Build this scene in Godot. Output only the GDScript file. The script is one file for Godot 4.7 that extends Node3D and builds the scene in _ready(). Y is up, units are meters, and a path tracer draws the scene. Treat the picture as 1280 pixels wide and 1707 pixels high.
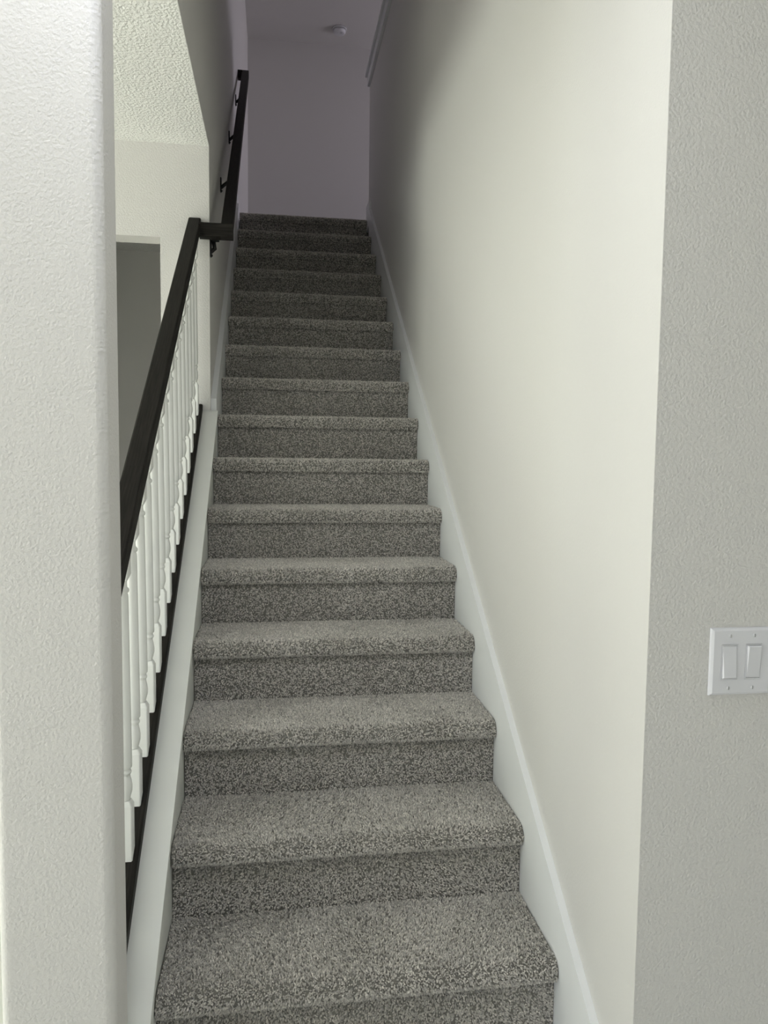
extends Node3D

# ---- measured layout (metres; x right, y up, stairs climb towards -z) ----
const RISE := 0.19429
const RUN := 0.26
const SLOPE := RISE / RUN
const STAIR_W := 0.9166
const TREAD_T := 0.0565
const OVERHANG := 0.026
const STEPS := 15            # numbered 0..15; 15 is the landing edge
const WALL_R := 0.935        # right stair wall face
const WALL_L := -0.025       # left stair wall face
const Z_ROOM := -1.76        # wall of the side room that faces the camera
const Z_HALL := 0.311        # hall wall with the switch
const Y_FLOOR := -0.138
const Y_CEIL := 2.546
const Y_UP := 2.971
const Y_CEIL_UP := 5.41
const Z_END := -6.23
const X_WEST := -5.0
const Z_BACK := 4.2
const X_EAST := 2.6
const X_LOFT := 4.2
const Z_WELL := 0.25         # front end of the stairwell opening
const RAKE := SLOPE - 0.014   # slope of the balustrade
const CAP_Y := 1.420         # height of the knee wall cap at z = -1.75
const RAIL_Y := 2.243        # height of the handrail top at z = -1.75
const SHOE_T := 0.028

var M := {}
var taken := {}

func _ready():
	make_camera()
	make_light()
	make_materials()
	make_shell()
	make_trim()
	make_staircase()
	make_railing()
	make_switch()
	make_smoke_detector()
	make_hall_lamp()

# ------------------------------------------------------------------ camera
func make_camera():
	var cam := Camera3D.new()
	cam.name = "camera"
	add_child(cam)
	cam.position = Vector3(0.25939, 1.22681, 1.54951)
	cam.rotation = Vector3(-0.073316, -0.14685, 0.01161)
	cam.keep_aspect = Camera3D.KEEP_HEIGHT
	cam.fov = rad_to_deg(2.0 * atan(853.5 / 1220.15))
	cam.near = 0.02
	cam.current = true

# ------------------------------------------------------------------- light
func make_light():
	var we := WorldEnvironment.new()
	we.name = "world_environment"
	var e := Environment.new()
	e.background_mode = Environment.BG_SKY
	var sky := Sky.new()
	var sm := ProceduralSkyMaterial.new()
	sm.sky_top_color = Color(0.55, 0.68, 0.88)
	sm.sky_horizon_color = Color(0.86, 0.9, 0.94)
	sm.ground_horizon_color = Color(0.62, 0.66, 0.6)
	sm.ground_bottom_color = Color(0.4, 0.44, 0.36)
	sm.sun_angle_max = 0.0
	sky.sky_material = sm
	e.sky = sky
	e.background_energy_multiplier = 1.0
	e.tonemap_mode = Environment.TONE_MAPPER_LINEAR
	e.tonemap_exposure = 1.0
	e.sdfgi_enabled = true
	e.ssao_enabled = true
	e.ssil_enabled = true
	we.environment = e
	add_child(we)
	# daylight of the wide garden window in the side room (out of frame, left)
	area("garden_window_daylight", Vector3(X_WEST + 0.03, 1.4, 0.0), Vector3(0, -PI / 2, 0), Vector2(2.8, 1.5), Color(0.975, 1.0, 0.93), 9.6)
	area("patio_door_daylight", Vector3(X_WEST + 0.03, 1.1, 2.85), Vector3(0, -PI / 2, 0), Vector2(1.9, 2.1), Color(0.93, 0.945, 1.0), 2.7)
	# daylight of the hall window behind the camera
	area("hall_window_daylight", Vector3(0.5, 1.35, Z_BACK - 0.03), Vector3.ZERO, Vector2(1.4, 1.6), Color(0.92, 0.94, 1.0), 0.3)
	# daylight of the upstairs window at the end of the landing
	area("landing_window_daylight", Vector3(X_LOFT - 0.03, 4.35, -5.15), Vector3(0, PI / 2, 0), Vector2(1.1, 1.3), Color(0.965, 0.935, 0.99), 3.2)
	# afternoon sun falling through the garden window onto the side-room floor
	var sun := DirectionalLight3D.new()
	sun.name = "sun"
	add_child(sun)
	sun.look_at_from_position(Vector3(-6, 3.5, 0.5), Vector3.ZERO)
	sun.light_color = Color(1.0, 0.99, 0.95)
	sun.light_energy = 7.0
	sun.light_angular_distance = 0.6
	sun.shadow_enabled = true

func area(called: String, at: Vector3, turn: Vector3, size: Vector2, col: Color, energy: float):
	var l := AreaLight3D.new()
	l.name = called
	add_child(l)
	l.position = at
	l.rotation = turn
	l.area_size = size
	l.light_color = col
	l.light_energy = energy
	l.area_range = 20.0
	l.area_attenuation = 2.0
	l.shadow_enabled = true

# --------------------------------------------------------------- materials
func noise_tex(seed_: int, freq: float, octaves: int, size := 512, ramp: Gradient = null) -> ImageTexture:
	var n := FastNoiseLite.new()
	n.seed = seed_
	n.noise_type = FastNoiseLite.TYPE_SIMPLEX_SMOOTH
	n.frequency = freq
	n.fractal_type = FastNoiseLite.FRACTAL_FBM
	n.fractal_octaves = octaves
	var im := n.get_seamless_image(size, size, false, false, 0.15, true)
	im.convert(Image.FORMAT_RGB8)
	if ramp:
		for y in size:
			for x in size:
				im.set_pixel(x, y, ramp.sample(im.get_pixel(x, y).r))
	return ImageTexture.create_from_image(im)

func ramp(offs: Array, cols: Array) -> Gradient:
	var g := Gradient.new()
	g.offsets = PackedFloat32Array(offs)
	g.colors = PackedColorArray(cols)
	return g

func mat(col: Color, rough := 0.8) -> StandardMaterial3D:
	var m := StandardMaterial3D.new()
	m.albedo_color = col
	m.roughness = rough
	return m

func make_materials():
	# painted drywall with a fine orange-peel texture
	var peel := noise_tex(11, 0.028, 3, 512)
	var paint := mat(Color(0.85, 0.842, 0.832), 0.62)
	paint.heightmap_enabled = true
	paint.heightmap_texture = peel
	paint.heightmap_scale = 0.1
	paint.uv1_triplanar = true
	paint.uv1_world_triplanar = true
	paint.uv1_scale = Vector3(7.5, 7.5, 7.5)
	M.paint = paint
	var smooth_paint: StandardMaterial3D = paint.duplicate()
	smooth_paint.heightmap_scale = 0.03
	M.paint_smooth = smooth_paint
	# knockdown ceiling
	var knock := noise_tex(5, 0.04, 3, 512)
	var ceil_m := mat(Color(0.92, 0.92, 0.91), 0.9)
	ceil_m.heightmap_enabled = true
	ceil_m.heightmap_texture = knock
	ceil_m.heightmap_scale = 0.45
	ceil_m.uv1_triplanar = true
	ceil_m.uv1_world_triplanar = true
	ceil_m.uv1_scale = Vector3(3.2, 3.2, 3.2)
	M.ceiling = ceil_m
	M.trim = mat(Color(0.945, 0.95, 0.955), 0.38)
	M.cap = mat(Color(0.91, 0.915, 0.9), 0.42)
	M.baluster = mat(Color(0.93, 0.935, 0.925), 0.32)
	# dark stained wood with faint grain
	var gn := FastNoiseLite.new()
	gn.seed = 3
	gn.frequency = 0.02
	gn.fractal_octaves = 4
	var gi := Image.create(128, 512, false, Image.FORMAT_RGB8)
	for y in 512:
		for x in 128:
			var v := 0.5 + 0.5 * gn.get_noise_2d(x * 6.0, y * 0.35)
			var c := Color(0.12, 0.113, 0.105).lerp(Color(0.2, 0.19, 0.177), clampf(v * 1.5 - 0.3, 0, 1))
			gi.set_pixel(x, y, c)
	var wood := mat(Color(1, 1, 1), 0.55)
	wood.metallic_specular = 0.2
	wood.albedo_texture = ImageTexture.create_from_image(gi)
	wood.uv1_scale = Vector3(1, 1, 1)
	M.wood = wood
	M.iron = mat(Color(0.05, 0.05, 0.052), 0.4)
	M.iron.metallic = 0.3
	# carpet backing (between the tufts) and the far carpet
	var cn := noise_tex(21, 0.12, 3, 512, ramp([0.0, 0.35, 0.65, 1.0], [Color(0.2, 0.195, 0.185), Color(0.33, 0.325, 0.31), Color(0.5, 0.49, 0.465), Color(0.64, 0.63, 0.6)]))
	var carpet := mat(Color(1, 1, 1), 1.0)
	carpet.albedo_texture = cn
	carpet.heightmap_enabled = true
	carpet.heightmap_texture = cn
	carpet.heightmap_scale = 0.6
	carpet.uv1_triplanar = true
	carpet.uv1_world_triplanar = true
	carpet.uv1_scale = Vector3(4, 4, 4)
	M.carpet = carpet
	M.lamp = mat(Color(0.95, 0.95, 0.95), 0.5)
	M.lamp.emission_enabled = true
	M.lamp.emission = Color(1.0, 0.985, 0.96)
	M.lamp.emission_energy_multiplier = 1.5
	M.vinyl = mat(Color(0.87, 0.87, 0.85), 0.5)
	M.backing = mat(Color(0.5, 0.49, 0.465), 1.0)
	var tuft := mat(Color(1, 1, 1), 0.95)
	tuft.vertex_color_use_as_albedo = true
	M.tuft = tuft
	M.plastic = mat(Color(0.88, 0.88, 0.9), 0.22)
	M.plastic_dull = mat(Color(0.86, 0.86, 0.87), 0.5)
	M.screw = mat(Color(0.86, 0.86, 0.87), 0.25)
	M.slot = mat(Color(0.52, 0.52, 0.53), 0.6)
	var glass := mat(Color(0.9, 0.95, 0.95, 0.08), 0.02)
	glass.transparency = BaseMaterial3D.TRANSPARENCY_ALPHA
	M.glass = glass
	M.led = mat(Color(0.2, 0.5, 0.2), 0.3)

# ----------------------------------------------------------------- helpers
func st_new() -> SurfaceTool:
	var st := SurfaceTool.new()
	st.begin(Mesh.PRIMITIVE_TRIANGLES)
	return st

func tri(st: SurfaceTool, a: Vector3, b: Vector3, c: Vector3, want: Vector3):
	# clockwise front faces: flip so that the normal points along want
	var n := (c - a).cross(b - a)
	if n.dot(want) < 0.0:
		var t := b
		b = c
		c = t
		n = -n
	n = n.normalized()
	for v: Vector3 in [a, b, c]:
		st.set_normal(n)
		st.add_vertex(v)

func quad(st: SurfaceTool, a: Vector3, b: Vector3, c: Vector3, d: Vector3, want: Vector3):
	tri(st, a, b, c, want)
	tri(st, a, c, d, want)

func box(st: SurfaceTool, lo: Vector3, hi: Vector3):
	var P := []
	for i in 8:
		P.append(Vector3(hi.x if i & 1 else lo.x, hi.y if i & 2 else lo.y, hi.z if i & 4 else lo.z))
	quad(st, P[0], P[2], P[6], P[4], Vector3.LEFT)
	quad(st, P[1], P[3], P[7], P[5], Vector3.RIGHT)
	quad(st, P[0], P[1], P[5], P[4], Vector3.DOWN)
	quad(st, P[2], P[3], P[7], P[6], Vector3.UP)
	quad(st, P[0], P[1], P[3], P[2], Vector3.FORWARD)
	quad(st, P[4], P[5], P[7], P[6], Vector3.BACK)

# box with chamfered edges
func soft_box(st: SurfaceTool, lo: Vector3, hi: Vector3, b: float):
	var c := (lo + hi) * 0.5
	var h := (hi - lo) * 0.5
	var ax := [Vector3.RIGHT, Vector3.UP, Vector3.BACK]
	for i in 3:
		var j := (i + 1) % 3
		var k := (i + 2) % 3
		for s: float in [-1.0, 1.0]:
			var n: Vector3 = ax[i] * s
			var p: Vector3 = c + n * h[i]
			var u: Vector3 = ax[j] * (h[j] - b)
			var v: Vector3 = ax[k] * (h[k] - b)
			quad(st, p - u - v, p + u - v, p + u + v, p - u + v, n)
			for t: float in [-1.0, 1.0]:
				# edge chamfer between face i(s) and face j(t)
				var m: Vector3 = ax[j] * t
				var e1: Vector3 = c + n * h[i] + m * (h[j] - b)
				var e2: Vector3 = c + n * (h[i] - b) + m * h[j]
				quad(st, e1 - v, e1 + v, e2 + v, e2 - v, n + m)
	for sx: float in [-1.0, 1.0]:
		for sy: float in [-1.0, 1.0]:
			for sz: float in [-1.0, 1.0]:
				var d := Vector3(sx, sy, sz)
				var q := c + h * d
				tri(st, q - Vector3(0, sy, sz) * b, q - Vector3(sx, 0, sz) * b, q - Vector3(sx, sy, 0) * b, d)

# convex polygon outline pts (Vector2) swept from a to b by a mapping function
func prism(st: SurfaceTool, ring_a: Array, ring_b: Array, caps := true):
	var ca := Vector3.ZERO
	var cb := Vector3.ZERO
	for p: Vector3 in ring_a: ca += p / ring_a.size()
	for p: Vector3 in ring_b: cb += p / ring_b.size()
	var n := ring_a.size()
	for i in n:
		var j := (i + 1) % n
		var mid: Vector3 = (ring_a[i] + ring_a[j] + ring_b[i] + ring_b[j]) * 0.25
		quad(st, ring_a[i], ring_a[j], ring_b[j], ring_b[i], mid - (ca + cb) * 0.5)
	if caps:
		for i in n:
			tri(st, ca, ring_a[i], ring_a[(i + 1) % n], ca - cb)
			tri(st, cb, ring_b[i], ring_b[(i + 1) % n], cb - ca)

func lathe(st: SurfaceTool, prof: Array, seg := 20, origin := Vector3.ZERO, axis := Vector3.UP):
	# prof: [height, radius] pairs, smooth normals
	var side := axis.cross(Vector3.RIGHT)
	if side.length() < 0.1: side = axis.cross(Vector3.BACK)
	side = side.normalized()
	var oth := axis.cross(side).normalized()
	var nrm := []
	for i in prof.size():
		var a: Array = prof[max(i - 1, 0)]
		var b: Array = prof[min(i + 1, prof.size() - 1)]
		nrm.append(Vector2(b[0] - a[0], -(b[1] - a[1])).normalized())
	for i in prof.size() - 1:
		for s in seg:
			var vs := []
			for q in [[i, s], [i + 1, s], [i + 1, s + 1], [i, s + 1]]:
				var ang: float = TAU * (q[1] % seg) / seg
				var d := side * cos(ang) + oth * sin(ang)
				var pr: Array = prof[q[0]]
				var nn: Vector2 = nrm[q[0]]
				vs.append([origin + axis * pr[0] + d * pr[1], (d * nn.x + axis * nn.y).normalized()])
			for t in [[0, 1, 2], [0, 2, 3]]:
				var a: Vector3 = vs[t[0]][0]
				var b: Vector3 = vs[t[1]][0]
				var c: Vector3 = vs[t[2]][0]
				var n := (c - a).cross(b - a)
				if n.length() < 1e-12: continue
				var o: Array = t if n.dot(vs[t[0]][1] + vs[t[1]][1] + vs[t[2]][1]) > 0 else [t[0], t[2], t[1]]
				for w in o:
					st.set_normal(vs[w][1])
					st.add_vertex(vs[w][0])

func obj(called: String, st: SurfaceTool, m: Material, parent: Node = self) -> MeshInstance3D:
	var o := MeshInstance3D.new()
	o.name = numbered(called) if parent == self else called
	o.mesh = st.commit()
	o.material_override = m
	o.cast_shadow = GeometryInstance3D.SHADOW_CASTING_SETTING_ON
	parent.add_child(o, true)
	return o

func numbered(called: String) -> String:
	if not taken.has(called):
		taken[called] = 0
		return called
	taken[called] += 1
	return "%s_%03d" % [called, taken[called]]

func tag(o: Node, label: String, category: String, group := ""):
	o.set_meta("label", label)
	o.set_meta("category", category)
	if group: o.set_meta("group", group)

func struct(called: String, st: SurfaceTool, m: Material, label := "", category := "") -> MeshInstance3D:
	var o := obj(called, st, m)
	o.set_meta("kind", "structure")
	if label: o.set_meta("label", label)
	if category: o.set_meta("category", category)
	return o

func V(x: float, y: float, z: float) -> Vector3:
	return Vector3(x, y, z)

# a wall of constant z or x with a rectangular hole, as boxes in one mesh
func boxes(list: Array) -> SurfaceTool:
	var st := st_new()
	for b in list:
		box(st, b[0], b[1])
	return st

# ------------------------------------------------------------------- shell
func make_shell():
	# floors
	struct("floor", boxes([[V(X_WEST - 0.15, Y_FLOOR - 0.12, Z_END), V(X_EAST + 0.15, Y_FLOOR, Z_BACK + 0.15)]]), M.vinyl, "pale ground floor running past the white stub wall", "floor")
	# right stair wall: full height to the half-wall top
	struct("wall_right", boxes([[V(WALL_R, Y_FLOOR, -3.97), V(WALL_R + 0.12, 4.0, Z_HALL)]]), M.paint_smooth, "tall bright painted wall along the right side of the stairs", "wall")
	# hall wall with the switch: continues the corner to the right
	struct("wall_hall", boxes([[V(WALL_R + 0.0005, Y_FLOOR, Z_HALL - 0.11), V(X_EAST + 0.15, Y_CEIL + 0.1, Z_HALL + 0.0005)]]), M.paint, "flat grey wall carrying the double light switch", "wall")
	# left stair wall: full height behind the corner, upper band before it
	struct("wall_left", boxes([
		[V(WALL_L - 0.12, Y_FLOOR, Z_END), V(WALL_L, Y_CEIL_UP, Z_ROOM)],
		[V(WALL_L - 0.12, Y_CEIL + 0.004, Z_ROOM - 0.001), V(WALL_L, Y_CEIL_UP, Z_WELL)]]), M.paint_smooth, "shaded wall on the left of the stairs behind the wall-mounted handrail", "wall")
	# wall of the side room facing the camera, with a doorway
	var dx := -0.231
	var dl := -1.14
	var dh := 2.158
	struct("wall_room", boxes([
		[V(dx, Y_FLOOR, Z_ROOM - 0.11), V(WALL_L - 0.0005, Y_CEIL + 0.05, Z_ROOM + 0.0005)],
		[V(dl, dh, Z_ROOM - 0.11), V(dx, Y_CEIL + 0.05, Z_ROOM + 0.0005)],
		[V(X_WEST, Y_FLOOR, Z_ROOM - 0.11), V(dl, Y_CEIL + 0.05, Z_ROOM + 0.0005)]]), M.paint, "cream lit wall beside the balusters with an open doorway", "wall")
	# room behind the doorway
	struct("wall_back_room", boxes([
		[V(-3.2, Y_FLOOR, -3.6), V(WALL_L - 0.12, Y_CEIL, -3.48)],
		[V(-3.3, Y_FLOOR, -3.6), V(-3.2, Y_CEIL, Z_ROOM - 0.11)]]), M.paint_smooth, "dim grey wall seen through the open doorway", "wall")
	# stub wall with bullnose corners at the foot of the balustrade
	var st := st_new()
	var x0 := -0.212
	var x1 := -0.02
	var z0 := 0.155
	var z1 := 0.272
	var rr := 0.019
	var ra := []
	var rb := []
	for cnr in [[x1 - rr, z1 - rr, 0.0], [x0 + rr, z1 - rr, PI / 2], [x0 + rr, z0 + rr, PI], [x1 - rr, z0 + rr, 1.5 * PI]]:
		for i in 9:
			var a: float = cnr[2] + PI / 2 * i / 8.0
			ra.append(V(cnr[0] + rr * cos(a), Y_FLOOR, cnr[1] + rr * sin(a)))
			rb.append(V(cnr[0] + rr * cos(a), Y_CEIL + 0.05, cnr[1] + rr * sin(a)))
	prism(st, ra, rb)
	struct("wall_stub", st, M.paint, "pale stub wall with rounded corners at the foot of the railing", "wall")
	# knee wall under the balusters
	st = st_new()
	var kz0 := z0 + 0.002
	var kz1 := Z_ROOM + 0.001
	var ky := func(z): return CAP_Y - 0.022 - RAKE * (z + 1.75)
	prism(st, [V(-0.16, Y_FLOOR, kz0), V(-0.16, ky.call(kz0), kz0), V(-0.16, ky.call(kz1), kz1), V(-0.16, Y_FLOOR, kz1)],
		[V(-0.001, Y_FLOOR, kz0), V(-0.001, ky.call(kz0), kz0), V(-0.001, ky.call(kz1), kz1), V(-0.001, Y_FLOOR, kz1)])
	struct("wall_knee", st, M.cap, "low sloping white wall under the balusters", "wall")
	# ceilings
	struct("ceiling", boxes([
		[V(X_WEST - 0.15, Y_CEIL, Z_ROOM - 0.0), V(WALL_L - 0.0004, Y_CEIL + 0.3, Z_BACK + 0.15)],
		[V(WALL_L - 0.001, Y_CEIL, Z_WELL), V(X_EAST + 0.15, Y_CEIL + 0.3, Z_BACK + 0.15)],
		[V(-3.3, Y_CEIL, -3.6), V(WALL_L - 0.12, Y_CEIL + 0.3, Z_ROOM)]]), M.ceiling, "white knockdown textured ceiling over the side room", "ceiling")
	struct("ceiling_upstairs", boxes([[V(WALL_L - 0.12, Y_CEIL_UP, Z_END - 0.15), V(X_LOFT + 0.15, Y_CEIL_UP + 0.15, Z_WELL + 0.15)]]), M.paint_smooth, "dim grey upstairs ceiling with the smoke detector", "ceiling")
	struct("wall_end", boxes([[V(WALL_L - 0.12, Y_FLOOR, Z_END - 0.15), V(X_LOFT + 0.15, Y_CEIL_UP, Z_END)]]), M.paint_smooth, "dim grey wall at the head of the stairs", "wall")
	struct("floor_upstairs", boxes([
		[V(WALL_L, Y_UP - 0.3, Z_END), V(X_LOFT, Y_UP, -(STEPS + 1) * RUN)],
		[V(WALL_R + 0.12, Y_UP - 0.3, -(STEPS + 1) * RUN), V(X_LOFT, Y_UP, Z_WELL)]]), M.carpet, "carpeted upstairs landing floor", "floor")
	struct("wall_well", boxes([[V(WALL_L - 0.12, Y_CEIL + 0.3, Z_WELL), V(X_LOFT + 0.15, Y_CEIL_UP, Z_WELL + 0.12)]]), M.paint_smooth)
	struct("wall_loft", boxes([
		[V(X_LOFT, Y_UP - 0.3, Z_END), V(X_LOFT + 0.15, Y_CEIL_UP, -5.7)],
		[V(X_LOFT, Y_UP - 0.3, -4.6), V(X_LOFT + 0.15, Y_CEIL_UP, Z_WELL)],
		[V(X_LOFT, Y_UP - 0.3, -5.7), V(X_LOFT + 0.15, 3.7, -4.6)],
		[V(X_LOFT, 5.0, -5.7), V(X_LOFT + 0.15, Y_CEIL_UP, -4.6)]]), M.paint_smooth)
	# outer walls of the ground floor with their windows
	struct("wall_west", boxes([
		[V(X_WEST - 0.15, Y_FLOOR, Z_ROOM - 0.11), V(X_WEST, Y_CEIL, -1.4)],
		[V(X_WEST - 0.15, Y_FLOOR, 1.4), V(X_WEST, Y_CEIL, 1.9)],
		[V(X_WEST - 0.15, Y_FLOOR, 3.8), V(X_WEST, Y_CEIL, Z_BACK + 0.15)],
		[V(X_WEST - 0.15, Y_FLOOR, 1.9), V(X_WEST, 0.05, 3.8)],
		[V(X_WEST - 0.15, 2.15, 1.9), V(X_WEST, Y_CEIL, 3.8)],
		[V(X_WEST - 0.15, Y_FLOOR, -1.4), V(X_WEST, 0.65, 1.4)],
		[V(X_WEST - 0.15, 2.15, -1.4), V(X_WEST, Y_CEIL, 1.4)]]), M.paint)
	struct("wall_back", boxes([
		[V(X_WEST, Y_FLOOR, Z_BACK), V(-0.2, Y_CEIL, Z_BACK + 0.15)],
		[V(1.2, Y_FLOOR, Z_BACK), V(X_EAST + 0.15, Y_CEIL, Z_BACK + 0.15)],
		[V(-0.2, Y_FLOOR, Z_BACK), V(1.2, 0.55, Z_BACK + 0.15)],
		[V(-0.2, 2.15, Z_BACK), V(1.2, Y_CEIL, Z_BACK + 0.15)]]), M.paint)
	struct("wall_east", boxes([[V(X_EAST, Y_FLOOR, Z_HALL), V(X_EAST + 0.15, Y_CEIL, Z_BACK)]]), M.paint)
	window("window_1", V(X_WEST - 0.09, 1.4, 0.0), PI / 2, 2.8, 1.5, 3)
	window("window_2", V(0.5, 1.35, Z_BACK + 0.09), 0.0, 1.4, 1.6, 2)
	window("window_4", V(X_WEST - 0.09, 1.1, 2.85), PI / 2, 1.9, 2.1, 2)
	window("window_3", V(X_LOFT + 0.09, 4.35, -5.15), PI / 2, 1.1, 1.3, 1)

func window(called: String, at: Vector3, turn: float, w: float, h: float, lights: int):
	var root := Node3D.new()
	root.name = called
	add_child(root)
	root.position = at
	root.rotation.y = turn
	root.set_meta("kind", "structure")
	var st := st_new()
	var f := 0.05
	box(st, V(-w / 2, -h / 2, -0.03), V(w / 2, -h / 2 + f, 0.03))
	box(st, V(-w / 2, h / 2 - f, -0.03), V(w / 2, h / 2, 0.03))
	for i in lights + 1:
		var x := -w / 2 + f / 2 + (w - f) * i / lights
		box(st, V(x - f / 2, -h / 2 + f, -0.03), V(x + f / 2, h / 2 - f, 0.03))
	obj("window_frame", st, M.trim, root)
	for i in lights:
		var xa := -w / 2 + f / 2 + (w - f) * i / lights + f / 2
		var xb := -w / 2 + f / 2 + (w - f) * (i + 1) / lights - f / 2
		var s2 := st_new()
		box(s2, V(xa, -h / 2 + f, -0.004), V(xb, h / 2 - f, 0.004))
		obj("pane", s2, M.glass, root)

# -------------------------------------------------------------------- trim
# board in the slope direction: top plane y = h - SLOPE z, given depth below it
func slope_board(st: SurfaceTool, xa: float, xb: float, h: float, depth: float, za: float, zb: float, k := SLOPE):
	prism(st, [V(xa, h - depth - k * za, za), V(xa, h - k * za, za), V(xb, h - k * za, za), V(xb, h - depth - k * za, za)],
		[V(xa, h - depth - k * zb, zb), V(xa, h - k * zb, zb), V(xb, h - k * zb, zb), V(xb, h - depth - k * zb, zb)])

func make_trim():
	# skirting up the right wall, and level on the landing
	var st := st_new()
	slope_board(st, STAIR_W, WALL_R - 0.0002, 0.168, 0.4, 0.29, -3.80)
	box(st, V(STAIR_W, Y_UP - 0.08, -3.97), V(WALL_R - 0.0002, Y_UP + 0.10, -3.80))
	struct("trim_1", st, M.trim, "white skirting board climbing the right wall beside the carpet", "skirting")
	# skirting up the left wall
	st = st_new()
	slope_board(st, WALL_L + 0.0002, -0.001, 0.15, 0.4, Z_ROOM - 0.02, -3.80)
	box(st, V(WALL_L + 0.0002, Y_UP - 0.08, Z_END), V(WALL_L + 0.014, Y_UP + 0.10, -3.80))
	struct("trim_2", st, M.trim, "narrow white skirting board below the wall-mounted handrail", "skirting")
	# cap on the knee wall
	st = st_new()
	slope_board(st, -0.172, 0.007, CAP_Y - RAKE * 1.75, 0.022, 0.153, Z_ROOM + 0.0012, RAKE)
	struct("trim_3", st, M.cap, "smooth pale sloping cap between the black shoe rail and carpet", "trim")
	# cap and apron of the upstairs half wall
	st = st_new()
	box(st, V(STAIR_W - 0.016, 4.0, -3.985), V(WALL_R + 0.14, 4.024, Z_WELL - 0.001))
	box(st, V(STAIR_W, 3.93, -3.97), V(WALL_R - 0.0002, 4.0, Z_WELL - 0.001))
	struct("trim_4", st, M.trim, "white cap and apron board along the upstairs half wall", "trim")
	st = st_new()
	box(st, V(WALL_L + 0.014, Y_UP, Z_END + 0.0002), V(X_LOFT - 0.001, Y_UP + 0.10, Z_END + 0.014))
	struct("baseboard_end", st, M.trim, "low white baseboard on the landing end wall", "baseboard")

# --------------------------------------------------------------- staircase
# the rounded tread profile as [z, y, nz, ny] relative to the nose, inset for the pile
func tread_profile(inset: float) -> Array:
	var t := TREAD_T - inset
	var f := -inset
	var ra := 0.030
	var rb := 0.015
	var pts := []
	pts.append([-(RUN + OVERHANG + inset), t, 0.0, 1.0])
	for i in 9:
		var a := PI / 2 * i / 8.0
		pts.append([f - ra + ra * sin(a), t - ra + ra * cos(a), sin(a), cos(a)])
	for i in 6:
		var a := PI / 2 * i / 5.0
		pts.append([f - rb + rb * cos(a), inset * 0.6 + rb - rb * sin(a), cos(a), -sin(a)])
	return pts

func make_staircase():
	var root := Node3D.new()
	root.name = "staircase"
	add_child(root)
	tag(root, "straight flight of stairs covered in grey speckled carpet", "staircase")
	var inset := 0.0055
	var prof := tread_profile(inset)
	# one tread mesh and one riser mesh shared by the steps
	var st := st_new()
	var ra := []
	var rb := []
	for q in prof:
		ra.append(V(0.0005, q[1], q[0]))
		rb.append(V(STAIR_W - 0.0005, q[1], q[0]))
	ra.append(V(0.0005, inset * 0.6, -(RUN + OVERHANG + inset)))
	rb.append(V(STAIR_W - 0.0005, inset * 0.6, -(RUN + OVERHANG + inset)))
	prism(st, ra, rb)
	var tread: ArrayMesh = st.commit()
	st = st_new()
	box(st, V(0.0005, TREAD_T - RISE - inset, -OVERHANG - inset - 0.02), V(STAIR_W - 0.0005, inset * 0.6, -OVERHANG - inset))
	var riser: ArrayMesh = st.commit()
	var blade := make_tuft()
	var rng := RandomNumberGenerator.new()
	rng.seed = 77
	var nap := FastNoiseLite.new()
	nap.seed = 9
	nap.frequency = 3.2
	nap.fractal_octaves = 2
	for k in STEPS + 1:
		var step := MeshInstance3D.new()
		step.name = "step"
		step.mesh = tread
		step.material_override = M.backing
		root.add_child(step, true)
		step.position = V(0, k * RISE, -k * RUN)
		var rz := MeshInstance3D.new()
		rz.name = "riser"
		rz.mesh = riser
		rz.material_override = M.backing
		step.add_child(rz, true)
		var gap := 0.0036
		if k > 2: gap = 0.0040
		if k > 5: gap = 0.0045
		if k > 9: gap = 0.0050
		pile(step, k, gap, prof, blade, rng, nap, inset)

func make_tuft() -> ArrayMesh:
	# a short twisted three-sided strand, unit size: base radius 1, height 1
	var st := st_new()
	var rings := [[0.0, 1.0, 0.0, 0.0], [0.55, 1.15, 0.5, 0.12], [1.0, 0.45, 1.1, 0.45]]
	var pts := []
	for r in rings:
		var ring := []
		for i in 3:
			var a: float = TAU * i / 3.0 + r[2]
			ring.append(V(cos(a) * r[1] + r[3] * 0.8, r[0], sin(a) * r[1]))
		pts.append(ring)
	for l in 2:
		for i in 3:
			var j := (i + 1) % 3
			var mid: Vector3 = (pts[l][i] + pts[l][j] + pts[l + 1][i] + pts[l + 1][j]) * 0.25
			quad(st, pts[l][i], pts[l][j], pts[l + 1][j], pts[l + 1][i], V(mid.x - 0.3 * l, 0.1, mid.z))
	tri(st, pts[2][0], pts[2][1], pts[2][2], Vector3.UP)
	return st.commit()

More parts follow.
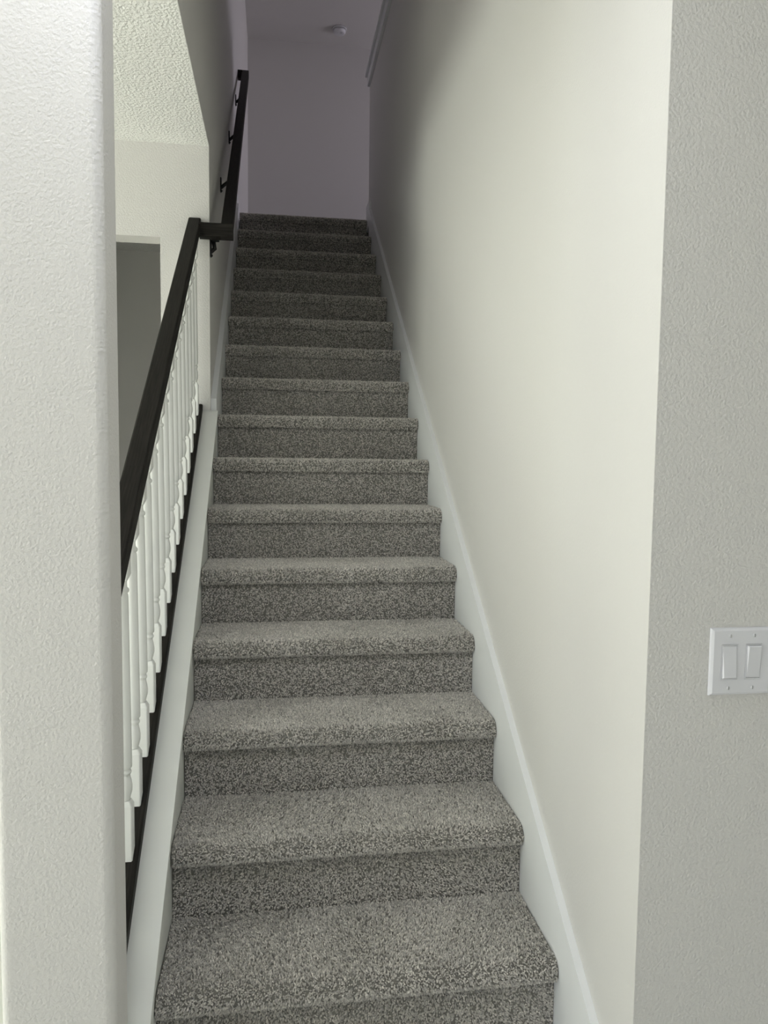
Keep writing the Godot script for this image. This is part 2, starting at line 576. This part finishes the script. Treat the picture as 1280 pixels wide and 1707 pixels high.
func pile(step: Node3D, k: int, gap: float, prof: Array, blade: ArrayMesh, rng: RandomNumberGenerator, nap: FastNoiseLite, inset: float):
	# arc-length list along riser (bottom to top) and then nose and tread
	var path := []
	var zr := -OVERHANG - inset
	path.append([zr, TREAD_T - RISE, 1.0, 0.0])
	path.append([zr, 0.0, 1.0, 0.0])
	var line := []
	line.append(path)
	var second := []
	for i in range(prof.size() - 1, -1, -1):
		second.append(prof[i])
	line.append(second)
	var xf := []
	var cols := []
	var big: float = gap / 0.0036
	for ln in line:
		for i in ln.size() - 1:
			var a: Array = ln[i]
			var b: Array = ln[i + 1]
			var pa := Vector2(a[0], a[1])
			var pb := Vector2(b[0], b[1])
			var seglen := pa.distance_to(pb)
			var want: float = seglen * (STAIR_W - 0.004) / (gap * gap)
			var cnt := int(want)
			if rng.randf() < want - cnt: cnt += 1
			for c in cnt:
				var t := rng.randf()
				var z: float = lerpf(pa.x, pb.x, t)
				var y: float = lerpf(pa.y, pb.y, t)
				var n := V(0, lerpf(a[3], b[3], t), lerpf(a[2], b[2], t)).normalized()
				var x := rng.randf_range(0.0022, STAIR_W - 0.0022)
				# nap: the strands of a patch lie the same way
				var wx := nap.get_noise_3d(x, y + k * RISE + 7.0, z - k * RUN)
				var wz := nap.get_noise_3d(x + 31.0, y + k * RISE, z - k * RUN)
				var up := (n + V(wx * 0.9 + rng.randfn(0, 0.32), rng.randfn(0, 0.3) - 0.12, wz * 0.9 + rng.randfn(0, 0.32))).normalized()
				if up.dot(n) < 0.45: up = (up + n).normalized()
				var s := up.cross(V(rng.randf_range(-1, 1), rng.randf_range(-1, 1), rng.randf_range(-1, 1))).normalized()
				var w := s.cross(up)
				var rad := 0.00185 * big * rng.randf_range(0.8, 1.2)
				var hgt: float = (0.0066 if ln == second else 0.0054) * rng.randf_range(0.8, 1.15)
				xf.append(Transform3D(s * rad, up * hgt, w * rad, V(x, y, z) - n * 0.0006))
				var shade := rng.randf()
				var d := 0.46 + 0.24 * shade * shade + 0.19 * shade
				if rng.randf() < 0.07: d *= 0.65
				cols.append(Color(d * 1.05, d, d * 0.935))
	var mm := MultiMesh.new()
	mm.transform_format = MultiMesh.TRANSFORM_3D
	mm.use_colors = true
	mm.mesh = blade
	mm.instance_count = xf.size()
	for i in xf.size():
		mm.set_instance_transform(i, xf[i])
		mm.set_instance_color(i, cols[i])
	var mi := MultiMeshInstance3D.new()
	mi.name = "carpet_pile"
	mi.multimesh = mm
	mi.material_override = M.tuft
	mi.set_meta("kind", "stuff")
	step.add_child(mi, true)

# ----------------------------------------------------------------- railing
# bar with eased edges between two vertical cross-sections; UVs run along it
func bar(st: SurfaceTool, ca: Vector3, cb: Vector3, wide: Vector3, w: float, h: float, e: float):
	var pr := [Vector2(-w / 2, e - h), Vector2(-w / 2 + e, -h), Vector2(w / 2 - e, -h), Vector2(w / 2, e - h),
		Vector2(w / 2, -e), Vector2(w / 2 - e * 0.35, -e * 0.35), Vector2(w / 2 - e, 0), Vector2(-w / 2 + e, 0), Vector2(-w / 2 + e * 0.35, -e * 0.35), Vector2(-w / 2, -e)]
	var n := pr.size()
	var length := ca.distance_to(cb)
	var mid := Vector3(0, -h / 2, 0)
	var around := 0.0
	for i in n:
		var a: Vector2 = pr[i]
		var b: Vector2 = pr[(i + 1) % n]
		var oa: Vector3 = wide * a.x + Vector3(0, a.y, 0)
		var ob: Vector3 = wide * b.x + Vector3(0, b.y, 0)
		var want := (oa + ob) * 0.5 - mid
		var va := around / 0.12
		around += a.distance_to(b)
		var vb := around / 0.12
		var P := [[ca + oa, Vector2(va, 0)], [ca + ob, Vector2(vb, 0)], [cb + ob, Vector2(vb, length / 0.6)], [cb + oa, Vector2(va, length / 0.6)]]
		for t in [[0, 1, 2], [0, 2, 3]]:
			var nn: Vector3 = (P[t[2]][0] - P[t[0]][0]).cross(P[t[1]][0] - P[t[0]][0])
			var o: Array = t
			if nn.dot(want) < 0:
				o = [t[0], t[2], t[1]]
				nn = -nn
			nn = nn.normalized()
			for q in o:
				st.set_normal(nn)
				st.set_uv(P[q][1])
				st.add_vertex(P[q][0])
	for e2 in [[ca, ca - cb], [cb, cb - ca]]:
		for i in n:
			var a: Vector2 = pr[i]
			var b: Vector2 = pr[(i + 1) % n]
			st.set_uv(Vector2(0.1, 0.1))
			tri(st, e2[0] + mid, e2[0] + wide * a.x + Vector3(0, a.y, 0), e2[0] + wide * b.x + Vector3(0, b.y, 0), e2[1])

func make_railing():
	var root := Node3D.new()
	root.name = "stair_railing"
	add_child(root)
	tag(root, "black wooden handrail on white turned balusters, carried on along the left wall", "railing")
	var rx := -0.086
	var rw := 0.052
	var rh := 0.06
	var rail_y := func(z): return RAIL_Y - RAKE * (z + 1.75)
	var wall_y := func(z): return 0.93 - SLOPE * z
	var shoe_y := func(z): return CAP_Y + SHOE_T - (RAKE - 0.007) * (z + 1.75)
	var st := st_new()
	bar(st, V(rx, rail_y.call(0.154), 0.154), V(rx, rail_y.call(-1.752), -1.752), Vector3.RIGHT, rw, 0.052, 0.005)
	obj("handrail", st, M.wood, root)
	# level jog round the corner
	st = st_new()
	bar(st, V(rx + rw / 2 - 0.004, wall_y.call(-1.726) - 0.006, -1.726), V(0.077, wall_y.call(-1.726) - 0.006, -1.726), Vector3.BACK, 0.05, rh, 0.005)
	obj("handrail_jog", st, M.wood, root)
	# wall-mounted run
	var za := -1.702
	var zb := -4.27
	st = st_new()
	bar(st, V(0.051, wall_y.call(za), za), V(0.030, wall_y.call(zb), zb), Vector3.RIGHT, 0.05, rh, 0.005)
	obj("wall_handrail", st, M.wood, root)
	st = st_new()
	bar(st, V(WALL_L + 0.0005, wall_y.call(zb + 0.026) - 0.003, zb + 0.026), V(0.01, wall_y.call(zb + 0.026) - 0.003, zb + 0.026), Vector3.BACK, 0.05, rh, 0.005)
	obj("handrail_return", st, M.wood, root)
	# shoe rail
	st = st_new()
	bar(st, V(rx, shoe_y.call(0.154), 0.154), V(rx, shoe_y.call(Z_ROOM + 0.0015), Z_ROOM + 0.0015), Vector3.RIGHT, 0.056, SHOE_T + 0.013, 0.005)
	obj("shoe_rail", st, M.wood, root)
	# balusters
	var zs := -1.70
	var first: MeshInstance3D = null
	for i in 17:
		var z := zs + i * 0.1095
		if z > 0.12: break
		var b: MeshInstance3D
		if first == null:
			b = obj("baluster", baluster_shape(), M.baluster, root)
			first = b
		else:
			b = MeshInstance3D.new()
			b.name = "baluster"
			b.mesh = first.mesh
			b.material_override = M.baluster
			root.add_child(b, true)
		b.position = V(rx, shoe_y.call(z) - 0.0004, z)
	# wall brackets
	for zq: float in [-2.40, -3.11, -3.87]:
		var t: float = (zq - za) / (zb - za)
		bracket(root, V(lerpf(0.051, 0.030, t), wall_y.call(zq) - rh, zq))
	bracket(root, V(0.002, wall_y.call(-1.75) - rh - 0.002, -1.785))

func baluster_shape() -> SurfaceTool:
	# origin on the shoe top at the baluster's axis
	var st := st_new()
	var hw := 0.0165
	var top := RAIL_Y - 0.0515 - CAP_Y - SHOE_T
	var blk := 0.118
	var up := top - 0.085
	var e := 0.0025
	# lower block, bottom cut along the slope
	var sq := [Vector2(-hw, -hw + e), Vector2(-hw, hw - e), Vector2(-hw + e, hw), Vector2(hw - e, hw), Vector2(hw, hw - e), Vector2(hw, -hw + e), Vector2(hw - e, -hw), Vector2(-hw + e, -hw)]
	var lo := []
	var hi := []
	var sh := []
	for q: Vector2 in sq:
		lo.append(V(q.x, -RAKE * q.y + 0.0002, q.y))
		hi.append(V(q.x, blk, q.y))
		sh.append(V(q.x * 0.66, blk + 0.012, q.y * 0.66))
	prism(st, lo, hi)
	prism(st, hi, sh)
	# upper block, top cut along the slope
	lo = []
	hi = []
	sh = []
	for q: Vector2 in sq:
		sh.append(V(q.x * 0.62, up - 0.014, q.y * 0.62))
		lo.append(V(q.x, up, q.y))
		hi.append(V(q.x, top - RAKE * q.y - 0.0002, q.y))
	prism(st, lo, hi)
	prism(st, sh, lo)
	# turned middle
	var b := blk + 0.010
	var u := up - 0.012
	lathe(st, [[b, 0.0], [b, 0.0115], [b + 0.006, 0.0105], [b + 0.012, 0.012], [b + 0.024, 0.0152], [b + 0.036, 0.0158], [b + 0.05, 0.0138], [b + 0.06, 0.0115], [b + 0.064, 0.0112],
		[b + 0.066, 0.0138], [b + 0.069, 0.0145], [b + 0.072, 0.0138], [b + 0.074, 0.012], [b + 0.078, 0.0122], [b + 0.081, 0.0155],
		[b + 0.09, 0.0158], [lerpf(b, u, 0.5), 0.0145], [u - 0.04, 0.0128], [u - 0.034, 0.0122], [u - 0.031, 0.0108],
		[u - 0.028, 0.0138], [u - 0.024, 0.0148], [u - 0.020, 0.0138], [u - 0.017, 0.0105], [u - 0.008, 0.0098], [u, 0.0112], [u, 0.0]], 18)
	return st

func bracket(root: Node3D, under: Vector3):
	# under: the point on the underside of the rail
	var b := Node3D.new()
	b.name = "rail_bracket"
	root.add_child(b, true)
	b.position = under
	var wall := WALL_L - under.x
	var st := st_new()
	soft_box(st, V(wall + 0.0004, -0.085, -0.011), V(wall + 0.007, -0.012, 0.011), 0.002)
	lathe(st, [[0.0, 0.006], [0.004, 0.005], [0.006, 0.0]], 12, V(wall + 0.006, -0.078, 0), Vector3.RIGHT)
	obj("wall_plate", st, M.iron, b)
	st = st_new()
	var pts := [V(wall + 0.005, -0.062, 0), V(wall + 0.02, -0.048, 0), V(-0.012, -0.016, 0), V(-0.006, -0.006, 0)]
	for i in pts.size() - 1:
		var d: Vector3 = (pts[i + 1] - pts[i]).normalized()
		lathe(st, [[-0.003, 0.0], [-0.003, 0.0085], [pts[i].distance_to(pts[i + 1]) + 0.003, 0.0085], [pts[i].distance_to(pts[i + 1]) + 0.003, 0.0]], 12, pts[i], d)
	obj("arm", st, M.iron, b)
	st = st_new()
	var sy := func(z): return -SLOPE * z
	prism(st, [V(-0.014, sy.call(-0.028) - 0.0065, -0.028), V(-0.014, sy.call(-0.028) - 0.0005, -0.028), V(-0.014, sy.call(0.028) - 0.0005, 0.028), V(-0.014, sy.call(0.028) - 0.0065, 0.028)],
		[V(0.014, sy.call(-0.028) - 0.0065, -0.028), V(0.014, sy.call(-0.028) - 0.0005, -0.028), V(0.014, sy.call(0.028) - 0.0005, 0.028), V(0.014, sy.call(0.028) - 0.0065, 0.028)])
	obj("saddle", st, M.iron, b)

# ------------------------------------------------------------ light switch
func make_switch():
	var root := Node3D.new()
	root.name = "light_switch"
	add_child(root)
	tag(root, "white double rocker light switch plate on the grey wall", "switch")
	var cx := 1.1195
	var cy := 0.8555
	root.position = V(cx, cy, Z_HALL + 0.001)
	var w := 0.062
	var h := 0.064
	# plate with bevelled rim and two openings
	var st := st_new()
	var d := 0.0065
	var bv := 0.0055
	var ow := 0.0168
	var oh := 0.0335
	var ocx := 0.0243
	var xs := [-w + bv, -ocx - ow, -ocx + ow, ocx - ow, ocx + ow, w - bv]
	var ys := [-h + bv, -oh, oh, h - bv]
	for i in 5:
		for j in 3:
			if j == 1 and (i == 1 or i == 3): continue
			quad(st, V(xs[i], ys[j], d), V(xs[i + 1], ys[j], d), V(xs[i + 1], ys[j + 1], d), V(xs[i], ys[j + 1], d), Vector3.BACK)
	var outer := [V(-w, -h, 0), V(w, -h, 0), V(w, h, 0), V(-w, h, 0)]
	var mid := [V(-w + 0.0015, -h + 0.0015, d * 0.6), V(w - 0.0015, -h + 0.0015, d * 0.6), V(w - 0.0015, h - 0.0015, d * 0.6), V(-w + 0.0015, h - 0.0015, d * 0.6)]
	var inner := [V(-w + bv, -h + bv, d), V(w - bv, -h + bv, d), V(w - bv, h - bv, d), V(-w + bv, h - bv, d)]
	for i in 4:
		var j := (i + 1) % 4
		var want: Vector3 = (outer[i] + outer[j]) * 0.5 + Vector3(0, 0, 0.03)
		quad(st, outer[i], outer[j], mid[j], mid[i], want)
		quad(st, mid[i], mid[j], inner[j], inner[i], want)
	quad(st, outer[0], outer[1], outer[2], outer[3], Vector3.FORWARD)
	for s: float in [-1.0, 1.0]:
		var c := ocx * s
		for q in [[V(c - ow, -oh, 0), V(c - ow, oh, 0), Vector3.RIGHT], [V(c + ow, -oh, 0), V(c + ow, oh, 0), Vector3.LEFT], [V(c - ow, -oh, 0), V(c + ow, -oh, 0), Vector3.UP], [V(c - ow, oh, 0), V(c + ow, oh, 0), Vector3.DOWN]]:
			quad(st, q[0], q[1], q[1] + V(0, 0, d), q[0] + V(0, 0, d), q[2])
	obj("cover_plate", st, M.plastic, root)
	for s: float in [-1.0, 1.0]:
		var c := ocx * s
		# frame and rocker; the left one is pressed at the top, the right one at the bottom
		st = st_new()
		var f := 0.0022
		for q in [[V(c - ow + 0.0006, -oh + 0.0006, 0.0005), V(c - ow + f, oh - 0.0006, d + 0.0008)], [V(c + ow - f, -oh + 0.0006, 0.0005), V(c + ow - 0.0006, oh - 0.0006, d + 0.0008)],
				[V(c - ow + f, -oh + 0.0006, 0.0005), V(c + ow - f, -oh + f, d + 0.0008)], [V(c - ow + f, oh - f, 0.0005), V(c + ow - f, oh - 0.0006, d + 0.0008)]]:
			box(st, q[0], q[1])
		var fr := obj("switch_frame", st, M.plastic, root)
		st = st_new()
		var ra := ow - f - 0.0005
		var rb := oh - f - 0.0008
		var t := 0.0022 * s
		var lo := [V(c - ra, -rb, 0.0006), V(c + ra, -rb, 0.0006), V(c + ra, rb, 0.0006), V(c - ra, rb, 0.0006)]
		var zt := d + 0.0012
		var hi := [V(c - ra, -rb, zt - t * 0.5), V(c + ra, -rb, zt - t * 0.5), V(c + ra, rb, zt + t * 0.5), V(c - ra, rb, zt + t * 0.5)]
		var g := 0.002
		var top := [V(c - ra + g, -rb + g, zt + 0.0014 - t), V(c + ra - g, -rb + g, zt + 0.0014 - t), V(c + ra - g, rb - g, zt + 0.0014 + t), V(c - ra + g, rb - g, zt + 0.0014 + t)]
		prism(st, lo, hi)
		prism(st, hi, top)
		obj("rocker", st, M.plastic, fr)
		for v: float in [-1.0, 1.0]:
			st = st_new()
			lathe(st, [[0.0, 0.0036], [0.0008, 0.0034], [0.0014, 0.0022], [0.0016, 0.0]], 14, V(c, v * 0.0495, d - 0.0002), Vector3.BACK)
			var sc := obj("screw", st, M.screw, root)
			st = st_new()
			box(st, V(c - 0.0006, v * 0.0495 - 0.0028, d + 0.0006), V(c + 0.0006, v * 0.0495 + 0.0028, d + 0.00165))
			obj("slot", st, M.slot, sc)

# ---------------------------------------------------------- smoke detector
func make_smoke_detector():
	var root := Node3D.new()
	root.name = "smoke_detector"
	add_child(root)
	tag(root, "round white smoke detector on the upstairs ceiling", "smoke detector")
	root.position = V(0.87, Y_CEIL_UP - 0.0005, -5.93)
	var st := st_new()
	lathe(st, [[0.0, 0.0], [0.0, 0.072], [0.008, 0.072], [0.01, 0.068], [0.01, 0.0]], 28, Vector3.ZERO, Vector3.DOWN)
	obj("mounting_base", st, M.plastic_dull, root)
	st = st_new()
	lathe(st, [[0.0095, 0.0], [0.0095, 0.062], [0.03, 0.06], [0.04, 0.052], [0.044, 0.04], [0.045, 0.0]], 28, Vector3.ZERO, Vector3.DOWN)
	var cv := obj("cover", st, M.plastic_dull, root)
	st = st_new()
	lathe(st, [[0.0445, 0.0], [0.0445, 0.009], [0.0475, 0.008], [0.048, 0.0]], 14, V(0.02, 0, 0.015), Vector3.DOWN)
	obj("test_button", st, M.plastic, cv)
	st = st_new()
	lathe(st, [[0.0445, 0.0], [0.0445, 0.002], [0.046, 0.0015], [0.0462, 0.0]], 10, V(-0.02, 0, 0.02), Vector3.DOWN)
	obj("indicator", st, M.led, cv)

# ------------------------------------------------------------- hall lamp
func make_hall_lamp():
	# flush ceiling lamp of the hall, above and behind the camera
	var root := Node3D.new()
	root.name = "ceiling_lamp"
	add_child(root)
	tag(root, "round flush ceiling lamp lit in the hall before the stairs", "lamp")
	root.position = V(0.1, Y_CEIL - 0.0005, 0.62)
	var st := st_new()
	lathe(st, [[0.0, 0.0], [0.0, 0.19], [0.03, 0.19], [0.034, 0.185], [0.034, 0.0]], 32, Vector3.ZERO, Vector3.DOWN)
	obj("housing", st, M.trim, root)
	st = st_new()
	lathe(st, [[0.0335, 0.0], [0.0335, 0.175], [0.05, 0.165], [0.06, 0.12], [0.064, 0.0]], 32, Vector3.ZERO, Vector3.DOWN)
	obj("diffuser", st, M.lamp, root)
	var l := AreaLight3D.new()
	l.name = "lamp_light"
	root.add_child(l)
	l.position = V(0, -0.067, 0)
	l.rotation = Vector3(-PI / 2, 0, 0)
	l.area_size = Vector2(0.32, 0.32)
	l.light_color = Color(0.94, 0.955, 1.0)
	l.light_energy = 0.72
	l.area_range = 12.0
	l.area_attenuation = 2.0
	l.shadow_enabled = true
